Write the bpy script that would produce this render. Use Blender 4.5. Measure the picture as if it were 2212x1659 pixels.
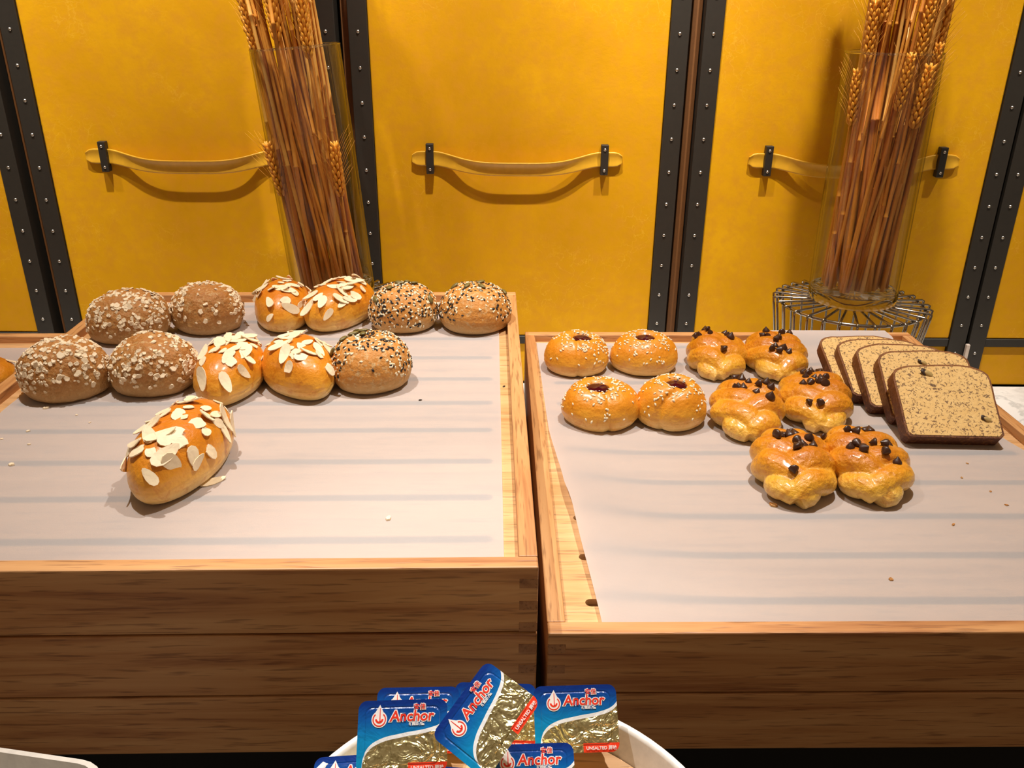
import bpy, bmesh, math, random
from mathutils import Vector, Matrix, noise, Euler
from mathutils.bvhtree import BVHTree
PI = math.pi
for o in list(bpy.data.objects): bpy.data.objects.remove(o)
scene = bpy.context.scene
C = scene.collection

# ------------------------------------------------------------------ camera
CAM_Z = 1.544
pit, rol = math.radians(23.9), math.radians(-0.4)
F = Vector((0, math.cos(pit), -math.sin(pit)))
R0 = Vector((1, 0, 0)); U0 = Vector((0, math.sin(pit), math.cos(pit)))
Rv = R0*math.cos(rol) - U0*math.sin(rol); Uv = U0*math.cos(rol) + R0*math.sin(rol)
cd = bpy.data.cameras.new('camera'); cam = bpy.data.objects.new('camera', cd); C.objects.link(cam)
cd.sensor_width = 36; cd.lens = 36*1849/2212; cd.clip_start = .02
M = Matrix.Identity(4)
for i in range(3):
    M[i][0] = Rv[i]; M[i][1] = Uv[i]; M[i][2] = -F[i]
M[2][3] = CAM_Z
cam.matrix_world = M
scene.camera = cam
# ------------------------------------------------------------------ light
w = bpy.data.worlds.new('room'); scene.world = w; w.use_nodes = True
w.node_tree.nodes['Background'].inputs[0].default_value = (1, .71, .46, 1)
w.node_tree.nodes['Background'].inputs[1].default_value = .165
scene.view_settings.view_transform = 'Standard'; scene.view_settings.look = 'None'
scene.view_settings.gamma = 1; scene.view_settings.use_curve_mapping = False
scene.view_settings.exposure = 0.2
def spot(x, y, z, tx, ty, tz, e, ang, col=(1, .925, .845), rad=.012, blend=.8):
    l = bpy.data.lights.new('spot_light', 'SPOT'); l.energy = e; l.color = col
    l.spot_size = math.radians(ang); l.spot_blend = blend; l.shadow_soft_size = rad
    o = bpy.data.objects.new('spot_light', l); C.objects.link(o); o.location = (x, y, z)
    o.rotation_euler = (Vector((tx, ty, tz))-Vector((x, y, z))).to_track_quat('-Z', 'Y').to_euler()
for sx, en in ((-.41, 54), (.32, 67)):  # row of ceiling spots over the bread
    spot(sx, .88, 2.50, sx*.9, .72, 1.12, en, 66, blend=.8)
for sx, en in ((-1.1, 66), (-.555, 88), (.0, 96), (.46, 90), (1.1, 76)):   # wall washers, one per trunk panel
    spot(sx, 1.04, 2.50, sx, 1.50, 1.40, en, 50, blend=1)
spot(-.22, 1.05, 2.50, -.02, .36, 1.15, 34, 26)

# ------------------------------------------------------------------ helpers
def mesh_obj(name, verts, faces, mat=None, parent=None, smooth=False, loc=None, rot=None):
    me = bpy.data.meshes.new(name); me.from_pydata([tuple(v) for v in verts], [], faces); me.update()
    if smooth: me.polygons.foreach_set('use_smooth', [True]*len(me.polygons))
    return link(name, me, mat, parent, loc, rot)
def link(name, me, mat=None, parent=None, loc=None, rot=None):
    if mat is not None and not me.materials: me.materials.append(mat)
    o = bpy.data.objects.new(name, me); C.objects.link(o)
    if parent is not None: o.parent = parent
    if loc is not None: o.location = loc
    if rot is not None: o.rotation_euler = rot
    return o
def empty(name, loc=(0, 0, 0), rz=0):
    o = bpy.data.objects.new(name, None); C.objects.link(o); o.location = loc; o.rotation_euler = (0, 0, rz)
    o.empty_display_size = .02
    return o
def tag(o, label=None, cat=None, group=None, kind=None):
    if label: o['label'] = label
    if cat: o['category'] = cat
    if group: o['group'] = group
    if kind: o['kind'] = kind
    return o
def from_bm(name, bm, mat=None, parent=None, smooth=False, loc=None, rot=None):
    bmesh.ops.recalc_face_normals(bm, faces=bm.faces)
    me = bpy.data.meshes.new(name); bm.to_mesh(me); bm.free()
    if smooth: me.polygons.foreach_set('use_smooth', [True]*len(me.polygons))
    return link(name, me, mat, parent, loc, rot)
def box_bm(x0, x1, y0, y1, z0, z1, bev=.0008, seg=1, bm=None):
    bm = bm or bmesh.new()
    vs = [bm.verts.new((x, y, z)) for x in (x0, x1) for y in (y0, y1) for z in (z0, z1)]
    fs = [bm.faces.new([vs[i] for i in q]) for q in ((0, 1, 3, 2), (4, 6, 7, 5), (0, 4, 5, 1), (2, 3, 7, 6), (0, 2, 6, 4), (1, 5, 7, 3))]
    if bev:
        es = set(e for f_ in fs for e in f_.edges)
        bmesh.ops.bevel(bm, geom=list(es), offset=bev, segments=seg, affect='EDGES', profile=.5)
    return bm
def box(name, x0, x1, y0, y1, z0, z1, mat, parent=None, bev=.0008, seg=1):
    return from_bm(name, box_bm(x0, x1, y0, y1, z0, z1, bev, seg), mat, parent)
def tube_data(pts, rads, n=10, cap=True):
    V, Fc = [], []
    pts = [Vector(p) for p in pts]
    up = None
    for i, p in enumerate(pts):
        t = (pts[min(i+1, len(pts)-1)]-pts[max(i-1, 0)]).normalized()
        if up is None:
            up = Vector((0, 0, 1)) if abs(t.z) < .9 else Vector((1, 0, 0))
        a = (up - t*up.dot(t)).normalized(); b = t.cross(a); up = a
        r = rads[i] if hasattr(rads, '__len__') else rads
        for k in range(n):
            an = 2*PI*k/n
            V.append(p + (a*math.cos(an)+b*math.sin(an))*r)
    m = len(pts)
    for i in range(m-1):
        for k in range(n):
            Fc.append((i*n+k, i*n+(k+1) % n, (i+1)*n+(k+1) % n, (i+1)*n+k))
    if cap:
        Fc.append(tuple(range(n))[::-1]); Fc.append(tuple((m-1)*n+k for k in range(n)))
    return V, Fc
def tube(name, pts, rads, mat, parent=None, n=10):
    V, Fc = tube_data(pts, rads, n); return mesh_obj(name, V, Fc, mat, parent, True)
def lathe_data(prof, n=48, closed=False):
    V = [(r*math.cos(2*PI*k/n), r*math.sin(2*PI*k/n), z) for r, z in prof for k in range(n)]
    m = len(prof); Fc = []
    for i in range(m if closed else m-1):
        j = (i+1) % m
        for k in range(n):
            Fc.append((i*n+k, i*n+(k+1) % n, j*n+(k+1) % n, j*n+k))
    return V, Fc
def nz(p, s=1.0, seed=0.0):
    return noise.noise(Vector((p[0]*s+seed*7.13, p[1]*s-seed*3.7, p[2]*s+seed*1.9)))

# ------------------------------------------------------------------ materials
class Mat:
    def __init__(s, name):
        s.m = bpy.data.materials.new(name); s.m.use_nodes = True; s.nt = s.m.node_tree
        s.b = s.nt.nodes['Principled BSDF']; s.out = s.nt.nodes['Material Output']
    def n(s, t, **kw):
        x = s.nt.nodes.new(t)
        for k, v in kw.items(): setattr(x, k, v)
        return x
    def l(s, a, b): s.nt.links.new(a, b)
    def set(s, **kw):
        for k, v in kw.items(): s.b.inputs[k.replace('_', ' ')].default_value = v
        return s
    def coord(s, kind='Object', scale=(1, 1, 1), rot=(0, 0, 0), rnd=False):
        tc = s.n('ShaderNodeTexCoord'); mp = s.n('ShaderNodeMapping')
        mp.inputs['Scale'].default_value = scale; mp.inputs['Rotation'].default_value = rot
        s.l(tc.outputs[kind], mp.inputs[0])
        if rnd:
            oi = s.n('ShaderNodeObjectInfo'); mu = s.n('ShaderNodeVectorMath', operation='SCALE')
            mu.inputs[0].default_value = (37, 53, 71); s.l(oi.outputs['Random'], mu.inputs['Scale'])
            s.l(mu.outputs[0], mp.inputs['Location'])
        return mp.outputs[0]
    def noise(s, vec, scale, detail=4, rough=.55, dist=0):
        x = s.n('ShaderNodeTexNoise'); x.inputs['Scale'].default_value = scale; x.inputs['Detail'].default_value = detail
        x.inputs['Roughness'].default_value = rough; x.inputs['Distortion'].default_value = dist
        s.l(vec, x.inputs['Vector']); return x.outputs['Fac']
    def ramp(s, fac, stops, interp='LINEAR'):
        x = s.n('ShaderNodeValToRGB'); x.color_ramp.interpolation = interp; e = x.color_ramp.elements
        while len(e) < len(stops): e.new(.5)
        for i, (p, c) in enumerate(stops):
            e[i].position = p; e[i].color = c if len(c) == 4 else (*c, 1)
        if fac is not None: s.l(fac, x.inputs[0])
        return x.outputs[0]
    def mix(s, fac, a, b, mode='MIX'):
        x = s.n('ShaderNodeMix', data_type='RGBA', blend_type=mode)
        for inp, v in ((x.inputs[0], fac), (x.inputs[6], a), (x.inputs[7], b)):
            if isinstance(v, (int, float)): inp.default_value = v
            elif isinstance(v, tuple): inp.default_value = v if len(v) == 4 else (*v, 1)
            else: s.l(v, inp)
        return x.outputs[2]
    def math(s, op, a, b=None, c=None):
        x = s.n('ShaderNodeMath', operation=op)
        for i, v in enumerate((a, b, c)):
            if v is None: continue
            if isinstance(v, (int, float)): x.inputs[i].default_value = v
            else: s.l(v, x.inputs[i])
        return x.outputs[0]
    def bump(s, h, strength=.3, dist=.001):
        x = s.n('ShaderNodeBump'); x.inputs['Strength'].default_value = strength; x.inputs['Distance'].default_value = dist
        s.l(h, x.inputs['Height']); s.l(x.outputs[0], s.b.inputs['Normal']); return x.outputs[0]
    def color(s, c): s.l(c, s.b.inputs['Base Color']); return s
def plain(name, col, rough=.5, metal=0, bump=0, bscale=400, **kw):
    m = Mat(name); m.set(Base_Color=(*col, 1), Roughness=rough, Metallic=metal, **kw)
    v = m.coord(); nn = m.noise(v, bscale*.5, 3)
    m.color(m.mix(nn, tuple(c*.82 for c in col), tuple(min(1, c*1.15) for c in col)))
    if bump: m.bump(m.noise(v, bscale, 3), bump, .0006)
    return m.m

def oak(name, axis, base=(.53, .25, .088), dark=(.30, .100, .027), light=(.66, .36, .15)):
    m = Mat(name)
    sc = [60, 60, 60]; sc[axis] = 3.2
    v = m.coord('Object', tuple(sc), rnd=True)
    n1 = m.noise(v, 1.0, 5, .6, .6)
    c1 = m.ramp(n1, [(.30, dark), (.46, base), (.70, light)])
    sc2 = [420, 420, 420]; sc2[axis] = 26
    v2 = m.coord('Object', tuple(sc2), rnd=True)
    n2 = m.noise(v2, 1.0, 2, .5)
    pore = m.ramp(n2, [(.56, (0, 0, 0)), (.68, (1, 1, 1))])
    c2 = m.mix(m.math('MULTIPLY', pore, .55), c1, tuple(c*.55 for c in dark))
    m.color(c2); m.set(Roughness=.48)
    m.bump(m.math('SUBTRACT', 1.0, pore), .25, .0006)
    return m.m
M_OAKX = oak('oak_grain_x', 0); M_OAKY = oak('oak_grain_y', 1)
M_OAKB = oak('oak_board', 0, (.62, .345, .14), (.44, .215, .075), (.73, .44, .21))
M_END = oak('oak_end_grain', 1, (.36, .16, .06), (.22, .085, .028), (.44, .21, .08))
def leather(name):
    m = Mat(name)
    v = m.coord('Object', (1, 1, 1), rnd=True)
    big = m.noise(v, 3.2, 5, .65, .4); fine = m.noise(v, 55, 4, .6)
    c = m.ramp(big, [(.28, (.52, .245, .002)), (.52, (.63, .31, .003)), (.74, (.74, .385, .005))])
    c = m.mix(m.math('MULTIPLY', m.ramp(fine, [(.42, (0, 0, 0)), (.66, (1, 1, 1))]), .55), c, (.60, .27, .015))
    # pale crease scratches
    wv = m.n('ShaderNodeTexVoronoi', feature='DISTANCE_TO_EDGE'); wv.inputs['Scale'].default_value = 16
    dn = m.n('ShaderNodeTexNoise'); dn.inputs['Scale'].default_value = 9; dn.inputs['Detail'].default_value = 5; m.l(v, dn.inputs['Vector'])
    av = m.n('ShaderNodeVectorMath', operation='MULTIPLY_ADD'); m.l(dn.outputs['Color'], av.inputs[0]); av.inputs[1].default_value = (.6, .6, .6); m.l(v, av.inputs[2])
    m.l(av.outputs[0], wv.inputs['Vector'])
    ln = m.ramp(wv.outputs['Distance'], [(0, (1, 1, 1)), (.03, (0, 0, 0))])
    msk = m.ramp(m.noise(v, 7, 3), [(.47, (0, 0, 0)), (.62, (1, 1, 1))])
    k = m.math('MULTIPLY', m.math('MULTIPLY', ln, msk), .30)
    m.color(m.mix(k, c, (.80, .48, .05))); m.set(Roughness=.55)
    m.b.inputs['Specular IOR Level'].default_value = .18
    m.bump(m.noise(v, 160, 4, .6), .18, .0012)
    return m.m
M_LEA = leather('yellow_leather')
M_STRAP = plain('strap_leather', (.66, .35, .02), .35, bump=.12, bscale=160)
M_IRON = plain('black_iron', (.020, .016, .011), .5, bump=.1, bscale=300)
M_STUD = plain('stud_steel', (.55, .52, .46), .3, 1)
M_GAP = plain('dark_stained_wood', (.035, .014, .004), .6)
M_BROWN = plain('brown_batten', (.16, .06, .012), .6)
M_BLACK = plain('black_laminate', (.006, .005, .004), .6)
M_WHITE = plain('white_enamel', (.80, .78, .74), .35)
M_CHROME = plain('chrome_wire', (.38, .35, .30), .16, 1)
def marble():
    m = Mat('marble'); v = m.coord()
    n1 = m.noise(v, 5, 6, .6, 1.2); c = m.ramp(n1, [(.40, (.62, .62, .60)), (.52, (.80, .80, .78)), (.56, (.55, .56, .55)), (.60, (.80, .80, .78))])
    m.color(c); m.set(Roughness=.22); return m.m
M_MARBLE = marble()
def paper():
    m = Mat('baking_paper'); nt = m.nt; v = m.coord()
    d = m.n('ShaderNodeBsdfDiffuse'); t = m.n('ShaderNodeBsdfTranslucent'); mx = m.n('ShaderNodeMixShader')
    c = m.mix(m.noise(v, 60, 4), (.72, .70, .70), (.76, .74, .74)); m.l(c, d.inputs[0])
    t.inputs[0].default_value = (.80, .775, .76, 1)
    mx.inputs[0].default_value = .54; m.l(d.outputs[0], mx.inputs[1]); m.l(t.outputs[0], mx.inputs[2])
    b = m.n('ShaderNodeBump'); b.inputs['Strength'].default_value = .25; b.inputs['Distance'].default_value = .0006
    sv = m.coord('Object', (60, 400, 100))
    h = m.math('ADD', m.noise(v, 900, 2), m.noise(sv, 1, 3)); m.l(h, b.inputs['Height'])
    m.l(b.outputs[0], d.inputs['Normal'])
    m.l(mx.outputs[0], m.out.inputs[0]); nt.nodes.remove(m.b)
    return m.m
M_PAPER = paper()
def bread(name, stops, rough=.4, nscale=28, namp=.35, speck=None, coat=0, bump=.3, bscale=180, crevice=None, ao=0):
    """colour runs from the pale base to the browned top of the crust"""
    m = Mat(name); tc = m.n('ShaderNodeTexCoord'); sp = m.n('ShaderNodeSeparateXYZ'); m.l(tc.outputs['Generated'], sp.inputs[0])
    v = m.coord('Object', (1, 1, 1), rnd=True)
    nn = m.noise(v, nscale, 4, .6)
    z = m.math('ADD', sp.outputs['Z'], m.math('MULTIPLY', m.math('SUBTRACT', nn, .5), namp))
    c = m.ramp(z, stops)
    if crevice:
        g = m.n('ShaderNodeNewGeometry')
        k = m.ramp(g.outputs['Pointiness'], [(.40, (1, 1, 1)), (.485, (0, 0, 0))])
        c = m.mix(m.math('MULTIPLY', k, .85), c, crevice)
        k2 = m.ramp(g.outputs['Pointiness'], [(.50, (0, 0, 0)), (.56, (1, 1, 1))])
    fine = m.noise(v, 220, 3, .6)
    if coat: c = m.mix(m.math('MULTIPLY', m.ramp(m.noise(v, 75, 4, .7, .5), [(.50, (0, 0, 0)), (.66, (1, 1, 1))]), .55), c, stops[-1][1])
    if speck:
        c = m.mix(m.ramp(fine, [(.52, (0, 0, 0)), (.72, (1, 1, 1))]), c, speck)
    m.color(c); m.set(Roughness=rough, Coat_Weight=coat, Coat_Roughness=.18)
    m.b.inputs['Subsurface Weight'].default_value = .0
    h = m.math('ADD', m.noise(v, bscale, 4, .65), m.math('MULTIPLY', m.noise(v, 45, 3), 1.2))
    m.bump(h, min(1, bump*1.5), .0022)
    return m.m
M_OATROLL = bread('oat_roll_crust', [(.0, (.56, .36, .17)), (.22, (.52, .28, .09)), (.45, (.46, .20, .045)), (.9, (.42, .165, .030))], .6, 25, .35, (.62, .40, .17), bump=.7)
M_SEEDROLL = bread('seeded_roll_crust', [(.0, (.64, .44, .21)), (.20, (.60, .34, .11)), (.40, (.62, .27, .05)), (.9, (.58, .23, .036))], .6, 25, .3, (.66, .46, .22), bump=.5)
M_ALMBUN = bread('almond_bun_crust', [(.0, (.90, .68, .32)), (.15, (.90, .60, .20)), (.32, (.86, .44, .05)), (.60, (.78, .30, .012)), (.95, (.62, .18, .004))], .42, 22, .34, coat=.35, bump=.28)
M_JAMBUN = bread('jam_bun_crust', [(.0, (.90, .68, .32)), (.15, (.90, .58, .18)), (.38, (.84, .42, .04)), (.68, (.74, .27, .010)), (1, (.72, .26, .012))], .42, 30, .42, coat=.4, bump=.32)
M_BRAID = bread('braid_crust', [(.0, (.90, .68, .30)), (.2, (.90, .58, .14)), (.45, (.84, .44, .035)), (.72, (.74, .29, .010)), (1, (.56, .16, .004))], .40, 42, .50, coat=.4, bump=.5, crevice=(.92, .68, .24))
M_PASTRY = bread('pastry_crust', [(.0, (.80, .42, .06)), (.5, (.66, .25, .01)), (1, (.55, .16, .005))], .4, 30, .3, coat=.4)
M_OAT = plain('oat_flake', (.86, .70, .48), .7, bump=.3, bscale=900)
M_ALM = plain('almond_flesh', (.93, .74, .50), .55, bump=.1, bscale=500)
M_SES = plain('white_sesame', (.90, .78, .55), .45)
M_BSES = plain('black_sesame', (.010, .008, .008), .4)
M_PUMP = plain('pumpkin_seed', (.17, .13, .035), .4, bump=.2, bscale=400)
M_CHOC = plain('chocolate', (.055, .020, .010), .36, bump=.25, bscale=300)
M_JAM = plain('berry_jam', (.06, .003, .006), .08, bump=.5, bscale=120)
def crumb():
    m = Mat('banana_crumb'); v = m.coord('Object', (1, 1, 1), rnd=True)
    base = m.mix(m.noise(v, 120, 4), (.72, .43, .13), (.86, .59, .25))
    sv = m.coord('Object', (1, 1, 1), (0, .4, .0), rnd=True)
    n1 = m.noise(v, 330, 3, .6, .8); f1 = m.ramp(n1, [(.55, (0, 0, 0)), (.61, (1, 1, 1))])
    n2 = m.noise(v, 90, 3, .6, .8); f2 = m.ramp(n2, [(.66, (0, 0, 0)), (.72, (1, 1, 1))])
    c = m.mix(m.math('MULTIPLY', f1, .85), base, (.13, .06, .03)); c = m.mix(m.math('MULTIPLY', f2, .8), c, (.07, .03, .02))
    m.color(c); m.set(Roughness=.75); m.bump(m.noise(v, 420, 3), .6, .001); return m.m
M_CRUMB = crumb()
M_CRUST = bread('banana_crust', [(.0, (.085, .022, .006)), (.5, (.15, .045, .010)), (1, (.24, .085, .016))], .6, 60, .5, (.30, .12, .03), bump=.8, bscale=220)
M_WALNUT = plain('walnut', (.52, .36, .13), .5, bump=.3, bscale=250)
M_WALSKIN = plain('walnut_skin', (.05, .03, .025), .5)
M_STRAW = plain('straw', (.70, .29, .034), .5, bump=.15, bscale=300)
M_STRAW2 = plain('straw_dark', (.54, .18, .020), .5, bump=.15, bscale=300)
M_STRAW3 = plain('straw_pale', (.78, .42, .09), .5, bump=.15, bscale=300)
M_EAR = plain('wheat_ear', (.74, .33, .030), .5, bump=.2, bscale=400)
def thin_glass():
    m = Mat('clear_glass'); t = m.n('ShaderNodeBsdfTransparent'); g = m.n('ShaderNodeBsdfGlossy'); lw = m.n('ShaderNodeLayerWeight'); mx = m.n('ShaderNodeMixShader')
    lw.inputs[0].default_value = .5
    m.l(m.ramp(lw.outputs['Facing'], [(0, (.98, .98, .965)), (.70, (.93, .93, .90)), (.92, (.72, .72, .64)), (1, (.30, .29, .24))]), t.inputs[0]); g.inputs['Roughness'].default_value = .04
    k = m.math('ADD', m.math('MULTIPLY', m.math('POWER', lw.outputs['Facing'], 4.0), .60), .03)
    m.l(k, mx.inputs[0]); m.l(t.outputs[0], mx.inputs[1]); m.l(g.outputs[0], mx.inputs[2]); m.l(mx.outputs[0], m.out.inputs[0])
    m.nt.nodes.remove(m.b); return m.m
M_GLASS = thin_glass()
M_SOLIDGLASS = Mat('thick_glass').set(Base_Color=(.93, .95, .90, 1), Roughness=.02, Transmission_Weight=1, IOR=1.46).m
M_TUB = plain('butter_tub_plastic', (.80, .74, .46), .35)
M_RED = plain('red_print', (.80, .035, .012), .4)
M_WPRINT = plain('white_print', (.88, .84, .82), .4)
def foil():
    """printed foil lid: blue field, silver swoosh, gold field, red tag; object x,y in metres on the lid"""
    m = Mat('printed_foil'); tc = m.n('ShaderNodeTexCoord'); sp = m.n('ShaderNodeSeparateXYZ'); m.l(tc.outputs['Object'], sp.inputs[0])
    u = m.math('ADD', m.math('DIVIDE', sp.outputs['X'], .049), .5); vv = m.math('ADD', m.math('DIVIDE', sp.outputs['Y'], .037), .5)
    fc = m.n('ShaderNodeFloatCurve'); cv = fc.mapping.curves[0]
    P = [(0, 0), (.045, .0), (.07, .20), (.13, .36), (.25, .46), (.5, .535), (.8, .60), (.93, .66), (1, .74)]
    while len(cv.points) < len(P): cv.points.new(.5, .5)
    for i, pq in enumerate(P): cv.points[i].location = pq; cv.points[i].handle_type = 'AUTO'
    fc.mapping.update(); m.l(u, fc.inputs['Value'])
    d = m.math('SUBTRACT', vv, fc.outputs[0])       # >0 blue
    v = m.coord('Object', rnd=True)
    blue = m.ramp(vv, [(.0, (.0, .27, .52)), (.45, (.0, .22, .50)), (.72, (.0, .09, .36)), (.95, (.0, .025, .20))])
    gn = m.noise(v, 420, 2); gold = m.mix(m.ramp(gn, [(.5, (0, 0, 0)), (.6, (1, 1, 1))]), (.86, .76, .40), (.62, .54, .26))
    isb = m.math('GREATER_THAN', d, 0.0); isw = m.math('GREATER_THAN', d, -.055)
    c = m.mix(isw, gold, (.80, .82, .84)); c = m.mix(isb, c, blue)
    red = m.math('MULTIPLY', m.math('GREATER_THAN', u, .57), m.math('LESS_THAN', vv, .135))
    c = m.mix(red, c, (.85, .05, .015)); m.color(c)
    goldk = m.math('MULTIPLY', m.math('SUBTRACT', 1.0, isw), m.math('SUBTRACT', 1.0, red))
    m.l(m.math('MULTIPLY', goldk, .95), m.b.inputs['Metallic'])
    m.set(Roughness=.24)
    # crinkles are strongest on the middle of the lid
    cr = m.math('ADD', m.noise(v, 90, 2, .5, 1.8), m.math('MULTIPLY', m.noise(v, 420, 2), .12))
    b = m.n('ShaderNodeBump'); b.inputs['Distance'].default_value = .0045; m.l(cr, b.inputs['Height'])
    m.l(m.math('ADD', m.math('MULTIPLY', goldk, .68), .14), b.inputs['Strength']); m.l(b.outputs[0], m.b.inputs['Normal'])
    return m.m
M_FOIL = foil()

# ------------------------------------------------------------------ setting
WALL_Y = 1.46; COUNTER = .90
tag(box('floor', -2.2, 2.2, -1.2, 1.6, -.05, 0, plain('dark_floor', (.10, .075, .055), .6), None, 0), 'dark stone floor in front of the buffet counter', 'floor', kind='structure')
tag(box('wall_back', -2.2, 2.2, WALL_Y+.045, WALL_Y+.14, 0, 2.9, M_GAP, None, 0), 'dark wall behind the yellow leather trunk panels', 'wall', kind='structure')
ct = empty('buffet_counter', (0, .83, 0)); tag(ct, 'grey-white marble buffet counter under the bread crates', 'counter')
box('worktop', -2.0, 2.0, -.32, WALL_Y-.83-.001, COUNTER-.03, COUNTER, M_MARBLE, ct, .002, 2)
box('bounce_stop_ledge', -2.0, 2.0, -.72, -.3205, COUNTER-.03, COUNTER, M_BLACK, ct, .002, 2)  # unseen black strip, added to keep counter bounce light off the crate fronts
box('cabinet', -1.98, 1.98, -.62, WALL_Y-.83-.001, .001, COUNTER-.03, M_GAP, ct, .002)

# ---- trunk panels on the wall
bm = bmesh.new(); bmesh.ops.create_uvsphere(bm, u_segments=10, v_segments=6, radius=1)
for v_ in bm.verts: v_.co.z *= .7
for f_ in bm.faces: f_.smooth = True
ME_STUD = bpy.data.meshes.new('stud'); bm.to_mesh(ME_STUD); bm.free(); ME_STUD.materials.append(M_STUD)
def stud(parent, x, y, z, r=.0030):
    o = link('stud', ME_STUD, None, parent, (x, y, z), (PI/2, 0, 0)); o.scale = (r, r, r); return o
STRIP_W = .031
def strap(parent, cx, zc):
    n = 48; half = .175; V = []; Fc = []; SEC = [(1, 0), (.97, .0012), (.80, .0010), (.5, .0002), (0, -.0003), (-.45, .0004), (-.80, .0012), (-.97, .0014), (-1, .0002), (-.97, -.0026), (0, -.0032), (.97, -.0026)]
    k = len(SEC)
    for i in range(n+1):
        s = -1+2*i/n; x = s*half
        q = max(0, 1-(abs(s)/.80)**2); q = q*q*(3-2*q)
        bow = .0145*q; sag = -.015*q
        hw = .0122*(max(.25, min(1, (1-abs(s))/.05))**.5) * (1-.06*q)
        for zz, yo in SEC:
            fold = (.0036*zz - .0008*(1-abs(zz)))*q
            V.append((cx+x, -.0045-bow-yo-fold, zc+sag+zz*hw))
    for i in range(n):
        for j in range(k):
            Fc.append((i*k+j, i*k+(j+1) % k, (i+1)*k+(j+1) % k, (i+1)*k+j))
    Fc.append(tuple(range(k))); Fc.append(tuple(n*k+j for j in range(k))[::-1])
    return mesh_obj('strap_handle', V, Fc, M_STRAP, parent, True)
def trunk(xl, xr, label, keeper=None, first_stud=1.0204, sl=True, sr=True):
    """xl..xr: leather edges; iron strips lie outside them"""
    t = empty('trunk_panel', ((xl+xr)/2, WALL_Y, COUNTER)); tag(t, label, 'panel', 'yellow leather trunk panels')
    w_ = (xr-xl)/2; z1 = 2.35-COUNTER; zs = .986-COUNTER
    box('leather_panel', -w_, w_, 0, .04, zs+.008, z1, M_LEA, t, .002, 2)
    box('lower_leather_panel', -w_, w_, .003, .04, .001, zs-.008, M_LEA, t, .002, 2)
    box('cross_strip', -w_, w_, -.002, .04, zs-.0075, zs+.0075, M_IRON, t, .0008)
    for side in ([-1] if sl else [])+([1] if sr else []):
        a, b = (-w_-STRIP_W, -w_) if side < 0 else (w_, w_+STRIP_W)
        st = box('edge_strip', a+.0003, b-.0003, -.004, .044, .001, z1, M_IRON, t, .0012, 2)
        for k in range(-2, 12):
            z = first_stud-COUNTER+k*.0537
            stud(st, (a+b)/2, -.0042, z)
    if keeper:
        kx0, kx1 = keeper; zc = 1.309-COUNTER; cx = (kx0+kx1)/2-(xl+xr)/2
        strap(t, cx, zc)
        for kx in keeper:
            x = kx-(xl+xr)/2
            kp = box('strap_keeper', x-.0062, x+.0062, -.0125, -.0002, zc-.0245, zc+.0245, M_IRON, t, .001, 2)
            for dz in (-.017, .017): stud(kp, x, -.0126, zc+dz, .0026)
    return t
trunk(-1.33, -.862, 'yellow leather trunk panel cut off at the left edge of the picture')
trunk(-.779, -.313, 'yellow leather trunk panel with strap handle behind the left wheat vase', (-.6805, -.395))
trunk(-.231, .245, 'yellow leather trunk panel with fully visible strap handle between the vases', (-.139, .151))
trunk(.329, .794, 'yellow leather trunk panel with strap handle behind the right wheat vase', (.423, .711))
t5 = trunk(.861, 1.33, 'yellow leather trunk panel at the right edge above the marble')
for (xa, xb) in ((-.831, -.810), (-.282, -.262), (.276, .298)):     # battens in the gaps between trunks
    b_ = box('batten', xa+.006, xb-.001, WALL_Y+.016, WALL_Y+.044, COUNTER+.001, 2.34, M_BROWN); b_.name = 'trim_1'; tag(b_, kind='structure')
box('latch', -.2685-.0035+.0005, -.2685+.0035, -.012, -.0045, .032, .086, plain('pale_steel', (.60, .50, .42), .4), t5, .0015, 2)

# ------------------------------------------------------------------ crates
CRATE_H = .058; RAIL = .0135; LIP = .010
W_, D_ = .540, .630
def slot_rows(): return [.048+.0607*i for i in range(10)]
def base_board(parent, h):
    """tray floor pierced by long slots"""
    bm = bmesh.new(); zt = h-LIP; x0, x1, y0, y1 = RAIL, W_-RAIL, RAIL, D_-RAIL
    loops = [[(x0, y0), (x1, y0), (x1, y1), (x0, y1)]]
    for yr in slot_rows():
        r = .0046; xa, xb = .0365, W_-.0365; L = []
        for k in range(9):
            a = -PI/2+PI*k/8; L.append((xb+r*math.cos(a), yr+r*math.sin(a)))
        for k in range(9):
            a = PI/2+PI*k/8; L.append((xa+r*math.cos(a), yr+r*math.sin(a)))
        loops.append(L)
    es = []
    for L in loops:
        vs = [bm.verts.new((x, y, zt)) for x, y in L]
        es += [bm.edges.new((vs[i], vs[(i+1) % len(vs)])) for i in range(len(vs))]
    bmesh.ops.triangle_fill(bm, edges=es, use_beauty=True)
    r = bmesh.ops.extrude_face_region(bm, geom=list(bm.faces))
    for v_ in [g for g in r['geom'] if isinstance(g, bmesh.types.BMVert)]: v_.co.z -= .008
    return from_bm('base_board', bm, M_OAKB, parent)
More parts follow.
